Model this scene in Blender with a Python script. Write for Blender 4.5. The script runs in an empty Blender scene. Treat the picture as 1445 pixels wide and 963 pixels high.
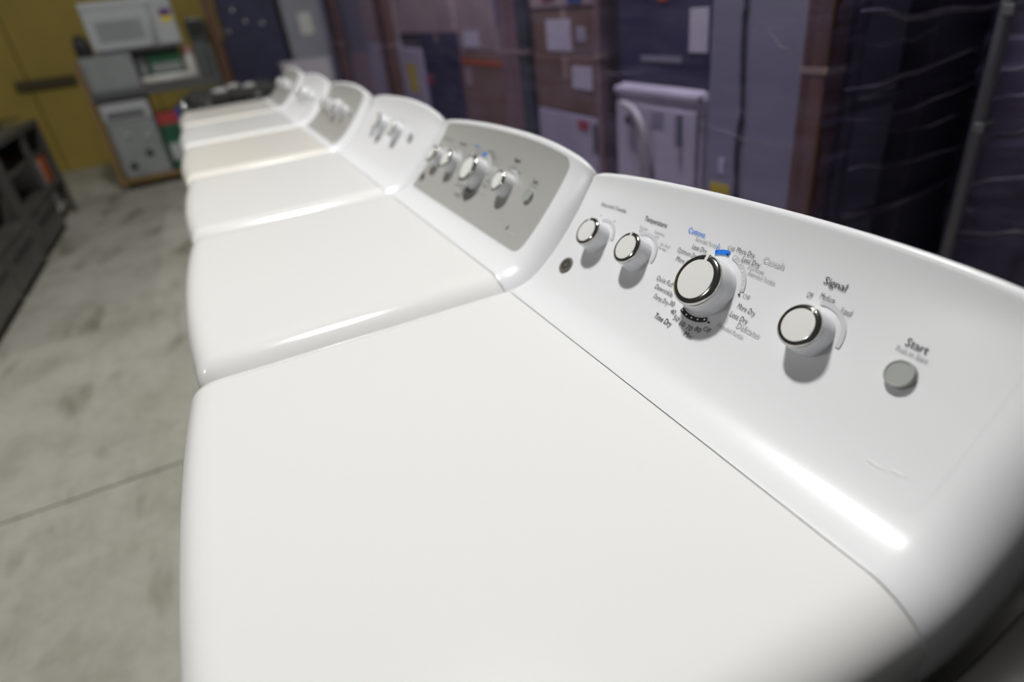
import bpy, bmesh, math, random, bisect
from mathutils import Vector, Matrix
random.seed(7)
SC = bpy.context.scene
COL = SC.collection
T = 0.915          # height of the dryer tops above the floor
Y0, Y1 = 0.0130, 0.7108   # near and far side of a dryer in its own frame
YC = (Y0 + Y1) / 2
W = Y1 - Y0                # dryer width
PITCH = 0.70

# ---------------------------------------------------------------- camera
cam_d = bpy.data.cameras.new('camera')
cam = bpy.data.objects.new('camera', cam_d)
COL.objects.link(cam)
RC = [[0.8946794, 0.2999605, -0.3310174], [-0.4332349, 0.4020232, -0.8066504], [-0.1088866, 0.8651018, 0.4896352]]
CP = [0.13208, -0.12188, 0.39586]
LENS = 21.6356
cam.matrix_world = Matrix(((RC[0][0], RC[0][1], RC[0][2], CP[0]), (RC[1][0], RC[1][1], RC[1][2], CP[1]),
                           (RC[2][0], RC[2][1], RC[2][2], CP[2] + T), (0, 0, 0, 1)))
cam_d.sensor_width = 36.0
cam_d.lens = LENS
cam_d.clip_start = 0.01
cam_d.dof.use_dof = True
cam_d.dof.focus_distance = 0.68
cam_d.dof.aperture_fstop = 2.0
SC.camera = cam

# ---------------------------------------------------------------- world, exposure
world = bpy.data.worlds.new('world')
SC.world = world
world.use_nodes = True
bg = world.node_tree.nodes['Background']
bg.inputs[0].default_value = (0.95, 0.97, 1.0, 1)
bg.inputs[1].default_value = 0.05
SC.view_settings.view_transform = 'Standard'
SC.view_settings.look = 'None'
SC.view_settings.gamma = 1.0
SC.view_settings.use_curve_mapping = False
SC.view_settings.exposure = 0.0
# ceiling lamps, the last an added unseen fill over the aisle: (x, y, height, watts)
LAMPS = [(0.6, 2.0, T + 4.9, 242), (-6.0, 3.0, T + 4.9, 80)]

# ---------------------------------------------------------------- helpers
MATS = {}
def mat(name, col, rough=0.5, metal=0.0, coat=0.0, noise=0.0, nscale=20.0, col2=None, bump=0.0, bscale=80.0, stretch=None, spec=0.5):
    if name in MATS: return MATS[name]
    m = bpy.data.materials.new(name); m.use_nodes = True
    nt = m.node_tree; b = nt.nodes['Principled BSDF']
    b.inputs['Base Color'].default_value = (*col, 1)
    b.inputs['Roughness'].default_value = rough
    b.inputs['Metallic'].default_value = metal
    b.inputs['Coat Weight'].default_value = coat
    b.inputs['Coat Roughness'].default_value = 0.08
    b.inputs['Specular IOR Level'].default_value = spec
    tc = nt.nodes.new('ShaderNodeTexCoord')
    src = tc.outputs['Object']
    if stretch:
        mp = nt.nodes.new('ShaderNodeMapping'); mp.inputs['Scale'].default_value = stretch
        nt.links.new(src, mp.inputs[0]); src = mp.outputs[0]
    if noise or col2:
        n = nt.nodes.new('ShaderNodeTexNoise'); n.inputs['Scale'].default_value = nscale
        n.inputs['Detail'].default_value = 5
        nt.links.new(src, n.inputs['Vector'])
        r = nt.nodes.new('ShaderNodeValToRGB')
        c2 = col2 if col2 else tuple(c * (1 - noise) for c in col)
        r.color_ramp.elements[0].position = 0.35; r.color_ramp.elements[0].color = (*c2, 1)
        r.color_ramp.elements[1].position = 0.65; r.color_ramp.elements[1].color = (*col, 1)
        nt.links.new(n.outputs['Fac'], r.inputs[0]); nt.links.new(r.outputs[0], b.inputs['Base Color'])
    if bump:
        n2 = nt.nodes.new('ShaderNodeTexNoise'); n2.inputs['Scale'].default_value = bscale
        nt.links.new(src, n2.inputs['Vector'])
        bp = nt.nodes.new('ShaderNodeBump'); bp.inputs['Strength'].default_value = bump; bp.inputs['Distance'].default_value = 0.002
        nt.links.new(n2.outputs['Fac'], bp.inputs['Height']); nt.links.new(bp.outputs[0], b.inputs['Normal'])
    MATS[name] = m
    return m

def wpos(o):
    v = Vector((0, 0, 0))
    while o is not None:
        v += o.location; o = o.parent
    return v

def link(name, me, m=None, parent=None, smooth=False):
    o = bpy.data.objects.new(name, me); COL.objects.link(o)
    if m and not me.materials: me.materials.append(m)
    if parent: o.parent = parent
    return o

def mesh(name, verts, faces, smooth=False):
    me = bpy.data.meshes.new(name); me.from_pydata(verts, [], faces); me.update()
    bm = bmesh.new(); bm.from_mesh(me); bmesh.ops.recalc_face_normals(bm, faces=bm.faces); bm.to_mesh(me); bm.free()
    if smooth:
        for p in me.polygons: p.use_smooth = True
    return me

def bm_mesh(name, bm, smooth=False):
    me = bpy.data.meshes.new(name); bm.to_mesh(me); bm.free()
    if smooth:
        for p in me.polygons: p.use_smooth = True
    return me

def add_box(bm, x0, x1, y0, y1, z0, z1, bevel=0.0, seg=2):
    r = bmesh.ops.create_cube(bm, size=1.0)
    for v in r['verts']:
        v.co = Vector(((x0 + x1) / 2 + v.co.x * (x1 - x0), (y0 + y1) / 2 + v.co.y * (y1 - y0), (z0 + z1) / 2 + v.co.z * (z1 - z0)))
    if bevel:
        ed = list({e for v in r['verts'] for e in v.link_edges})
        bmesh.ops.bevel(bm, geom=ed, offset=bevel, segments=seg, affect='EDGES', profile=0.5)

def box(name, x0, x1, y0, y1, z0, z1, m, parent=None, bevel=0.004):
    """box in world coordinates; under a parent it is shifted to the parent's frame"""
    off = wpos(parent) if parent else Vector((0, 0, 0))
    c = Vector(((x0 + x1) / 2, (y0 + y1) / 2, z0))
    if parent: c = off
    bm = bmesh.new()
    add_box(bm, x0 - c.x, x1 - c.x, y0 - c.y, y1 - c.y, z0 - c.z, z1 - c.z, bevel)
    o = link(name, bm_mesh(name, bm), m, parent)
    if not parent: o.location = c
    return o

def tube(name, pts, r, m, parent=None, seg=8, taper=False):
    off = wpos(parent) if parent else Vector((0, 0, 0))
    P = [Vector(p) - off for p in pts]; vs = []; fs = []
    up = Vector((0, 0, 1))
    for i, p in enumerate(P):
        a = P[i - 1] if i else P[0]; b = P[i + 1] if i < len(P) - 1 else P[-1]
        d = (b - a).normalized(); u = d.cross(up)
        if u.length < 1e-3: u = d.cross(Vector((1, 0, 0)))
        u.normalize(); v = d.cross(u)
        for k in range(seg):
            t = 2 * math.pi * k / seg
            rr = r if not taper else r * (.12 + .88 * math.sin(math.pi * i / (len(P) - 1)) ** .7)
            vs.append(p + rr * (math.cos(t) * u + math.sin(t) * v))
    for i in range(len(P) - 1):
        for k in range(seg):
            a = i * seg + k; b = i * seg + (k + 1) % seg
            fs.append((a, b, b + seg, a + seg))
    fs.append(tuple(range(seg))); fs.append(tuple(range((len(P) - 1) * seg, len(P) * seg)))
    return link(name, mesh(name, vs, fs, True), m, parent)

def curve_pts(ctrl, n=8):
    P = [Vector(p) for p in ctrl]; P = [P[0]] + P + [P[-1]]; out = []
    for i in range(1, len(P) - 2):
        p0, p1, p2, p3 = P[i - 1], P[i], P[i + 1], P[i + 2]
        for k in range(n):
            t = k / n
            out.append(.5 * (2 * p1 + (p2 - p0) * t + (2 * p0 - 5 * p1 + 4 * p2 - p3) * t * t + (-p0 + 3 * p1 - 3 * p2 + p3) * t ** 3))
    out.append(P[-2]); return out

def lathe_mesh(name, prof, seg=40, cap0=False, cap1=True):
    """prof: (radius, height) list, about the local z axis"""
    vs = []; fs = []
    for r, h in prof:
        for k in range(seg):
            t = 2 * math.pi * k / seg; vs.append((r * math.cos(t), r * math.sin(t), h))
    for i in range(len(prof) - 1):
        for k in range(seg):
            a = i * seg + k; b = i * seg + (k + 1) % seg
            fs.append((a, b, b + seg, a + seg))
    if cap0: fs.append(tuple(range(seg)))
    if cap1: fs.append(tuple(range((len(prof) - 1) * seg, len(prof) * seg)))
    me = mesh(name, vs, fs, True)
    try: me.set_sharp_from_angle(angle=math.radians(40))
    except Exception: pass
    return me

def tag(o, label, cat, group=None, kind=None):
    if label: o['label'] = label
    if cat: o['category'] = cat
    if group: o['group'] = group
    if kind: o['kind'] = kind
    return o

def thing(name, label, cat, loc=(0, 0, 0), group=None):
    o = bpy.data.objects.new(name, None); COL.objects.link(o)
    o.empty_display_size = 0.05
    o.location = loc
    return tag(o, label, cat, group)

def struct(o, label=None, cat=None):
    o['kind'] = 'structure'
    return tag(o, label, cat)

# ---------------------------------------------------------------- materials
M_ENAMEL = mat('white_enamel', (0.80, 0.806, 0.828), 0.30, spec=.35)
M_TOPW = mat('top_enamel', (0.82, 0.82, 0.81), 0.13, spec=.4, bump=0.02, bscale=700)
M_TOPWARM = mat('top_enamel_ivory', (0.80, 0.775, 0.72), 0.13, spec=.4, bump=0.02, bscale=700)
M_PANELW = mat('panel_white', (0.79, 0.79, 0.80), 0.25, coat=0.4)
M_PANELG = mat('panel_silver', (0.42, 0.42, 0.40), 0.38, coat=0.2, noise=0.04, nscale=300)
M_BODY = mat('cabinet_white', (0.78, 0.78, 0.78), 0.35)
M_KNOB = mat('knob_plastic', (0.76, 0.77, 0.80), 0.30, coat=0.3)
M_CAP = mat('knob_face', (0.80, 0.80, 0.78), 0.35)
M_CHROME = mat('chrome', (0.50, 0.49, 0.46), 0.12, metal=1.0)
M_BTN = mat('grey_button', (0.36, 0.375, 0.355), 0.4)
M_BADGE = mat('badge_metal', (0.22, 0.21, 0.18), 0.35, metal=.45)
M_INK = mat('ink_dark', (0.06, 0.06, 0.065), 0.5)
M_INKB = mat('ink_black', (0.015, 0.015, 0.017), 0.5)
M_INKG = mat('ink_grey', (0.30, 0.30, 0.31), 0.5)
M_INKS = mat('ink_silver', (0.50, 0.50, 0.51), 0.5)
M_INKU = mat('ink_blue', (0.01, 0.20, 0.80), 0.5)
M_ARC = mat('ink_pale_grey', (0.60, 0.61, 0.635), 0.4)
M_WDOT = mat('ink_white', (0.85, 0.85, 0.85), 0.5)
M_DARKGAP = mat('dark_gap', (0.02, 0.02, 0.02), 0.8)
M_RUBBER = mat('black_rubber', (0.02, 0.02, 0.022), 0.6)

# ---------------------------------------------------------------- the room
def concrete():
    m = bpy.data.materials.new('concrete'); m.use_nodes = True; nt = m.node_tree; b = nt.nodes['Principled BSDF']
    geo = nt.nodes.new('ShaderNodeNewGeometry')
    def noise(scale, detail, sc=(1, 1, 1), rough=.55):
        mp = nt.nodes.new('ShaderNodeMapping'); mp.inputs['Scale'].default_value = sc
        nt.links.new(geo.outputs['Position'], mp.inputs[0])
        n = nt.nodes.new('ShaderNodeTexNoise'); n.inputs['Scale'].default_value = scale; n.inputs['Detail'].default_value = detail
        n.inputs['Roughness'].default_value = rough
        nt.links.new(mp.outputs[0], n.inputs['Vector']); return n.outputs['Fac']
    def ramp(f, p0, p1, c0, c1):
        r = nt.nodes.new('ShaderNodeValToRGB'); r.color_ramp.elements[0].position = p0; r.color_ramp.elements[1].position = p1
        r.color_ramp.elements[0].color = (*c0, 1); r.color_ramp.elements[1].color = (*c1, 1); nt.links.new(f, r.inputs[0]); return r.outputs[0]
    def mul(a, c):
        x = nt.nodes.new('ShaderNodeMixRGB'); x.blend_type = 'MULTIPLY'; x.inputs[0].default_value = 1
        nt.links.new(a, x.inputs[1]); nt.links.new(c, x.inputs[2]); return x.outputs[0]
    c = ramp(noise(1.3, 6), .3, .7, (0.31, 0.30, 0.255), (0.41, 0.40, 0.355))
    c = mul(c, ramp(noise(4.0, 8, (1, .6, 1), .7), .30, .55, (.72, .71, .68), (1, 1, 1)))
    c = mul(c, ramp(noise(2.2, 3, (2.2, .7, 1)), .32, .44, (.58, .56, .52), (1, 1, 1)))
    c = mul(c, ramp(noise(26, 4), .25, .6, (.88, .88, .87), (1, 1, 1)))
    nt.links.new(c, b.inputs['Base Color']); b.inputs['Roughness'].default_value = .62
    bp = nt.nodes.new('ShaderNodeBump'); bp.inputs['Strength'].default_value = .15; bp.inputs['Distance'].default_value = .003
    nt.links.new(noise(30, 5), bp.inputs['Height']); nt.links.new(bp.outputs[0], b.inputs['Normal'])
    return m
M_CONC = concrete()
M_JOINT = mat('joint_dirt', (0.10, 0.095, 0.08), 0.9)
M_YEL = mat('yellow_wall', (0.33, 0.245, 0.04), 0.6, noise=0.18, nscale=1.5)
M_YEL2 = mat('yellow_rail_dirt', (0.05, 0.04, 0.012), 0.7)
M_WALL = mat('dim_wall', (0.10, 0.095, 0.12), 0.8, noise=0.2, nscale=2)

fl = box('floor', -6.0, 3.2, -3.0, 9.5, -0.12, -0.006, M_JOINT, bevel=0)
struct(fl, 'worn grey-beige concrete floor with saw-cut joints', 'floor')
XJ = [-6.0, -2.6, 0.35, 3.2]; YJ = [-3.0, -1.1, 1.97, 5.05, 8.1, 9.5]
for i in range(len(XJ) - 1):
    for j in range(len(YJ) - 1):
        box('slab', XJ[i] + .004, XJ[i + 1] - .004, YJ[j] + .004, YJ[j + 1] - .004, -0.05, 0.0, M_CONC, fl, bevel=0.002)
wr = box('wall_right', 2.75, 2.95, -1.0, 9.5, 0, 3.6, M_WALL, bevel=0); struct(wr, 'dim wall behind the wrapped stock', 'wall')
wb = thing('wall_back', 'olive yellow end wall behind the shelf rack', 'wall', (-1.6, 9.3, 0)); wb['kind'] = 'structure'
for k, (a, b_) in enumerate([(-4.6, -3.1), (-3.09, -1.62), (-1.61, -0.36), (-0.35, 0.62)]):
    box('wall_panel', a, b_, 9.2, 9.34, 0.0, 3.6, M_YEL, wb, bevel=0.006)
box('wall_rail', -1.75, -1.02, 9.165, 9.2, T + 0.02, T + 0.13, M_YEL2, wb, bevel=0.005)
box('wall_infill', 0.63, 2.75, 9.25, 9.34, 0.0, 3.6, M_WALL, wb, bevel=0)

# ---------------------------------------------------------------- ceiling lamps
M_LHOUSE = mat('lamp_housing', (0.6, 0.6, 0.6), 0.4)
def emis(name, s):
    m = bpy.data.materials.new(name); m.use_nodes = True; nt = m.node_tree
    for n in list(nt.nodes): nt.nodes.remove(n)
    e = nt.nodes.new('ShaderNodeEmission'); o = nt.nodes.new('ShaderNodeOutputMaterial')
    e.inputs[0].default_value = (1, .985, .95, 1); e.inputs[1].default_value = s
    nt.links.new(e.outputs[0], o.inputs[0]); return m
M_EMIT = emis('lamp_diffuser_glow', 40)
for i, (lx, ly, lz, pw) in enumerate(LAMPS):
    t = thing('ceiling_lamp', ['high bay lamp above the near dryers', 'added fill lamp above the open aisle, out of view'][i], 'lamp', (lx, ly, lz), 'high bay lamps on the ceiling')
    box('housing', lx - .22, lx + .22, ly - .38, ly + .38, lz + .02, lz + .12, M_LHOUSE, t, .01)
    box('diffuser', lx - .19, lx + .19, ly - .35, ly + .35, lz + .004, lz + .02, M_EMIT, t, .003)
    for sy in (-.3, .3):
        tube('hanger', [(lx, ly + sy, lz + .12), (lx, ly + sy, lz + .75)], .006, M_LHOUSE, t, 6)
    ld = bpy.data.lights.new('lamp_light', 'AREA'); ld.shape = 'RECTANGLE'; ld.size = .36; ld.size_y = .68
    ld.energy = pw; ld.color = (1, .985, .955)
    lo = bpy.data.objects.new('lamp_light', ld); COL.objects.link(lo); lo.parent = t; lo.location = (0, 0, 0)
M_CEIL = mat('ceiling_paint', (0.35, 0.35, 0.36), 0.8)

# ---------------------------------------------------------------- dryers
CT = [(.464, 0), (.482, .0015), (.50, .0062), (.515, .0138), (.530, .0245), (.545, .0375), (.566, .0585), (.586, .081), (.602, .102), (.615, .1215), (.625, .139), (.632, .1535), (.6368, .1650)]
FP = [(v.x, v.y) for v in curve_pts([(a, b, 0) for a, b in CT], 6)]
SL = [0.0]
for a, b in zip(FP, FP[1:]): SL.append(SL[-1] + math.hypot(a[0] - b[0], a[1] - b[1]))
XS = .464
def crown(z, y):
    t = min(1, max(0, (z - .06) / .1)); t = t * t * (3 - 2 * t); q = 2 * (y - YC) / W
    return z * (1 - (.085 * (q + .35) ** 2 + (.03 * q ** 6 if q > 0 else .12 * q ** 4)) * t) if z > 0 else z
def face(s, y, h=0.0):
    """point on the console face: s up along the face from the seam, y along the row, h proud of it"""
    i = min(max(bisect.bisect_right(SL, s) - 1, 0), len(FP) - 2); t = (s - SL[i]) / (SL[i + 1] - SL[i])
    a, b = FP[i], FP[i + 1]; dx, dz = b[0] - a[0], b[1] - a[1]; l = math.hypot(dx, dz)
    return Vector((a[0] + dx * t - dz / l * h, y, crown(a[1] + dz * t, y) + dx / l * h + T))
def lerp_tab(tab, v):
    if v <= tab[0][0]: return tab[0][1]
    for (a, fa), (b, fb) in zip(tab, tab[1:]):
        if v <= b: return fa + (fb - fa) * (v - a) / (b - a)
    return tab[-1][1]
RW, RD = .050, .045       # width and depth of the rolled side edge
SIDE = [(RW * (1 - math.sin(math.radians(a))), RD * (1 - math.cos(math.radians(a)))) for a in (90, 84, 76, 68, 60, 52, 44, 36, 28, 20, 13, 6, 0)]
FRONT = [(0, .034), (.001, .026), (.003, .0195), (.007, .0135), (.012, .0085), (.018, .0045), (.025, .0018), (.033, .0004), (.042, 0)]
def side(y): return lerp_tab(SIDE, min(y - Y0, Y1 - y))
YS = [a for a, _ in SIDE]; YS = [Y0 + a for a in YS] + [Y0 + RW + (W - 2 * RW) * k / 22 for k in range(1, 22)] + [Y1 - a for a in reversed(YS)]
def drift(y):
    e = max(0, min(y - Y0, Y1 - y)); t = max(0, 1 - e / RW); return .006 * t ** 4
def xfront(y):
    q = 2 * (y - YC) / W; x = -.0175 * (1 - q * q); e = max(0, min(y - Y0, Y1 - y)); r = .022
    return x + (r - math.sqrt(max(0, r * r - (r - e) ** 2)) if e < r else 0)

def top_mesh():
    U = [a for a, _ in FRONT]; vs = []; fs = []; cols = []
    for y in YS:
        xf = xfront(y); xs = XS - .0006 + drift(y); L = xs - xf; row = []
        us = U + [.042 + (L - .042) * k / 12 for k in range(1, 13)]
        d = side(y)
        pts = [(xf + .003, -.078)] + [(xf + u, -max(d, .0) - lerp_tab(FRONT, u) * (1 - d / .06)) for u in us]
        pts.append((xs, -d - .03))
        cols.append(pts)
    n = len(cols[0])
    # side skirts
    cols = [[(x, min(z, -.078)) for x, z in cols[0]]] + cols + [[(x, min(z, -.078)) for x, z in cols[-1]]]
    ys = [Y0 + .001] + YS + [Y1 - .001]
    for y, c in zip(ys, cols):
        for x, z in c: vs.append((x, y, z + T))
    for j in range(len(ys) - 1):
        for i in range(n - 1):
            a = j * n + i; fs.append((a, a + 1, a + 1 + n, a + n))
    me = mesh('top_panel', vs, fs, True)
    me.set_sharp_from_angle(angle=math.radians(50)); return me

def console_mesh():
    prof = [(XS + .0014, -.035, 0, -1), (XS + .0014, -.0006, 0, -1)]
    for i, (x, z) in enumerate(FP):
        if x < XS + .004: continue
        a = FP[max(i - 1, 0)]; b = FP[min(i + 1, len(FP) - 1)]; dx, dz = b[0] - a[0], b[1] - a[1]; l = math.hypot(dx, dz)
        prof.append((x, z, dz / l, -dx / l))
    prof += [(.6388, .1680, .5, -.87), (.642, .1692, 0, -1), (.646, .1679, 0, -1), (.651, .163, -.2, -.95), (.660, .149, -.5, -.85), (.6668, .134, -.9, -.4), (.669, .114, -1, 0),
             (.670, .08, -1, 0), (.670, .0, -1, 0), (.670, -.06, -1, 0)]
    vs = []; fs = []; n = len(prof)
    for y in YS:
        d = side(y)
        for x, z, nx, nz in prof:
            f = min(1, max(0, (z - .05) / .10)); f = 1 - .7 * f * f * (3 - 2 * f)
            if x > .6685: f = .3
            vs.append((x + nx * d * f + drift(y) * max(0, 1 - (x - XS) / .03), y, crown(z, y) + nz * d * f + T))
    for j in range(len(YS) - 1):
        for i in range(n - 1):
            a = j * n + i; fs.append((a, a + 1, a + 1 + n, a + n))
    fs.append(tuple(range(n))); fs.append(tuple(range((len(YS) - 1) * n, len(YS) * n)))
    me = mesh('console', vs, fs, True); me.set_sharp_from_angle(angle=math.radians(50)); return me

def panel_mesh(s0, s1, y0=Y0 + .057, y1=Y1 - .057, r=.018, h=.0006):
    rows = 26; colsn = 24; vs = []; fs = []
    for i in range(rows + 1):
        # cluster rows near the rounded corners
        t = i / rows; s = s0 + (s1 - s0) * (t - math.sin(2 * math.pi * t) / (2 * math.pi) * .75)
        e = min(s - s0, s1 - s); ins = r - math.sqrt(max(0, r * r - (r - e) ** 2)) if e < r else 0
        for k in range(colsn + 1):
            y = y0 + ins + (y1 - y0 - 2 * ins) * k / colsn
            vs.append(face(s, y, h))
    n = colsn + 1
    for i in range(rows):
        for k in range(colsn):
            a = i * n + k; fs.append((a, a + 1, a + 1 + n, a + n))
    # thin rim down into the console
    per = [k for k in range(n)] + [i * n + colsn for i in range(1, rows + 1)] + [rows * n + k for k in range(colsn - 1, -1, -1)] + [i * n for i in range(rows - 1, 0, -1)]
    base = len(vs); src = list(vs)
    for p in per:
        v = src[p]; vs.append((v[0] + .0012, v[1], v[2] - .0010))
    for q in range(len(per)):
        a, b = per[q], per[(q + 1) % len(per)]; fs.append((a, b, base + (q + 1) % len(per), base + q))
    me = mesh('control_panel', vs, fs, True); me.set_sharp_from_angle(angle=math.radians(35)); return me

def cabinet_mesh():
    bm = bmesh.new(); pts = []
    for k in range(21):
        y = Y0 + .004 + (W - .008) * k / 20; pts.append((xfront(y) + .006, y))
    pts += [(.662, Y1 - .004), (.662, Y0 + .004)]
    a = [bm.verts.new((x, y, .03)) for x, y in pts]; b = [bm.verts.new((x, y, T - .05)) for x, y in pts]
    n = len(pts)
    bm.faces.new(a[::-1]); bm.faces.new(b)
    for i in range(n): bm.faces.new((a[i], a[(i + 1) % n], b[(i + 1) % n], b[i]))
    return bm_mesh('cabinet', bm)

def door_mesh():
    vs = []; fs = []; n = 48; rings = [(1.0, 0.0), (1.0, .018), (.95, .024), (.80, .024), (.76, .018), (.1, .018)]
    for sc, h in rings:
        for k in range(n):
            t = 2 * math.pi * k / n; c, s = math.cos(t), math.sin(t); e = .55
            y = YC + .235 * sc * math.copysign(abs(c) ** e, c); z = .50 + .235 * sc * math.copysign(abs(s) ** e, s)
            vs.append((xfront(y) + .006 - h, y, z))
    for i in range(len(rings) - 1):
        for k in range(n): fs.append((i * n + k, i * n + (k + 1) % n, (i + 1) * n + (k + 1) % n, (i + 1) * n + k))
    fs.append(tuple(range((len(rings) - 1) * n, len(rings) * n)))
    return mesh('door', vs, fs)

CACHE = {}
def cached(key, fn):
    if key not in CACHE: CACHE[key] = fn()
    return CACHE[key]
def part(name, key, fn, m, parent):
    me = cached((key, m.name), fn)
    return link(name, me, m, parent)

def face_frame(y, s, rot=0.0):
    """frame on the face: x to the right (towards the near end), y up the face, z outwards"""
    o = face(s, y); up = (face(s + .01, y) - face(s - .01, y)).normalized(); right = Vector((0, -1, 0)); nrm = right.cross(up).normalized()
    up = nrm.cross(right)
    a = math.radians(rot); r2 = right * math.cos(a) - up * math.sin(a); u2 = right * math.sin(a) + up * math.cos(a)
    mm = Matrix((r2, u2, nrm)).transposed().to_4x4(); mm.translation = o
    return mm

def knob(parent, y, s, R, H, rot):
    """body, chrome bezel, face disc and pointer notch; local z points out of the face"""
    seg = 56
    pr = [(R * 1.12, 0), (R * 1.12, H * .06), (R * 1.10, H * .12), (R * 1.075, H * .45), (R * 1.05, H * .80), (R * 1.03, H * .84)]
    k = part('knob', ('kb', R, H), lambda: lathe_mesh('knob', pr, seg), M_KNOB, parent)
    k.matrix_local = face_frame(y, s, rot)
    ring = [(R * 1.03, H * .82), (R * 1.045, H * .87), (R * 1.03, H * .94), (R * .96, H * 1.0), (R * .80, H * 1.02), (R * .79, H * .985)]
    part('bezel', ('kr', R, H), lambda: lathe_mesh('bezel', ring, seg, cap1=False), M_CHROME, k)
    disc = [(R * .80, H * .99), (R * .785, H * 1.025), (R * .5, H * 1.032), (R * .02, H * 1.034)]
    part('face_disc', ('kf', R, H), lambda: lathe_mesh('face_disc', disc, seg), M_CAP, k)
    def ptr():
        bm = bmesh.new(); w = .0017 if R < .026 else .0021
        add_box(bm, -w, w, R * .76, R * 1.055, H * .90, H * 1.032, .0004, 1); return bm_mesh('pointer', bm)
    part('pointer', ('kp', R, H), ptr, M_CAP, k)
    return k

def skirt_ring(parent, y, s, r0, r1, a0, a1, m, name='dial_arc', h=.0012, n=28):
    def f():
        vs = []; fs = []
        for i in range(n + 1):
            a = math.radians(a0 + (a1 - a0) * i / n)
            for r in (r0, r1): vs.append(face(s + r * math.cos(a), y - r * math.sin(a), h))
        for i in range(n): fs.append((2 * i, 2 * i + 1, 2 * i + 3, 2 * i + 2))
        return mesh(name, vs, fs)
    return part(name, ('arc', y, s, r0, r1, a0, a1, h), f, m, parent)
def dot(parent, y, s, r, m, h=.0014, name='printed_dot'):
    def f(): return mesh(name, [face(s + r * math.cos(i * math.pi / 6), y - r * math.sin(i * math.pi / 6), h) for i in range(12)], [tuple(range(12))])
    return part(name, ('dot', y, s, r, h), f, m, parent)

def text_mesh(txt, y, s, w, capH, bold):
    cu = bpy.data.curves.new('lettering', 'FONT'); cu.body = txt; cu.size = 1.0; cu.resolution_u = 2
    cu.offset = .003 if bold else -.003
    ob = bpy.data.objects.new('lettering', cu); me = bpy.data.meshes.new_from_object(ob)
    bpy.data.objects.remove(ob); bpy.data.curves.remove(cu)
    xs = [v.co.x for v in me.vertices]; x0, x1 = min(xs), max(xs)
    for v in me.vertices:
        tx = ((v.co.x - x0) / (x1 - x0) - .5) * w; ty = (v.co.y - .34) * capH / .69
        v.co = face(s + ty, y - tx, .0011)
    me.materials.clear(); me.name = 'lettering'
    return me
INK = {'b': (M_INKB, .0072, True), 'k': (M_INK, .0062, False), 'g': (M_INKG, .0048, False), 's': (M_INKS, .0068, True), 'u': (M_INKU, .0072, True)}
LETTERS = [
 ('Extended Tumble',0.6052,0.2001,0.0620,'k'), ('Temperature',0.5083,0.1998,0.0466,'b'), ('Cottons',0.4318,0.2044,0.0293,'u'),
 ('Extended Tumble',0.4097,0.1969,0.0370,'g'), ('Less Dry',0.4149,0.1870,0.0252,'k'), ('Optimum Dry',0.4295,0.1765,0.0351,'k'),
 ('More Dry',0.4272,0.1657,0.0286,'k'), ('Off',0.3718,0.2003,0.0111,'g'), ('More Dry',0.3507,0.2017,0.0264,'k'),
 ('Less Dry',0.3382,0.1943,0.0253,'k'), ('Casuals',0.3108,0.2017,0.0283,'s'), ('Cool Down',0.3278,0.1886,0.0230,'g'),
 ('Extended Tumble',0.3156,0.1825,0.0365,'g'), ('Off',0.3206,0.1585,0.0099,'g'), ('More Dry',0.3112,0.1462,0.0248,'k'),
 ('Less Dry',0.3134,0.1351,0.0247,'k'), ('Delicates',0.2946,0.1277,0.0315,'s'), ('Extended Tumble',0.3129,0.1183,0.0372,'g'),
 ('Quick Fluff',0.4371,0.1339,0.0311,'k'), ('Dewrinkle',0.4300,0.1234,0.0331,'k'), ('Damp Dry',0.4254,0.1123,0.0268,'k'),
 ('30',0.4065,0.1140,0.0084,'k'), ('40',0.3976,0.1062,0.0085,'k'), ('50',0.3872,0.1012,0.0090,'k'), ('60',0.3750,0.0992,0.0090,'k'),
 ('70',0.3625,0.0990,0.0090,'k'), ('80',0.3507,0.1023,0.0090,'k'), ('Min',0.3575,0.0912,0.0122,'k'), ('Off',0.3402,0.1072,0.0097,'k'),
 ('Time Dry',0.4031,0.0921,0.0311,'b'), ('Signal',0.2373,0.2040,0.0243,'b'), ('Off',0.2554,0.1852,0.0062,'k'), ('Medium',0.2370,0.1890,0.0160,'k'),
 ('Loud',0.2134,0.1843,0.0106,'k'), ('Start',0.1439,0.1815,0.0192,'b'), ('Push to Start',0.1439,0.1733,0.0274,'g'),
 ('Regular',0.5227,0.1855,0.0180,'g'), ('Heat',0.5240,0.1800,0.0110,'g'), ('Delicates',0.4911,0.1868,0.0200,'g'), ('Low',0.4925,0.1815,0.0085,'g'),
 ('Air Fluff',0.4706,0.1745,0.0190,'g'), ('No Heat',0.4716,0.1695,0.0150,'g')]
SMALL = {('Regular'), ('Heat'), ('Low'), ('Air Fluff'), ('No Heat')}

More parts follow.
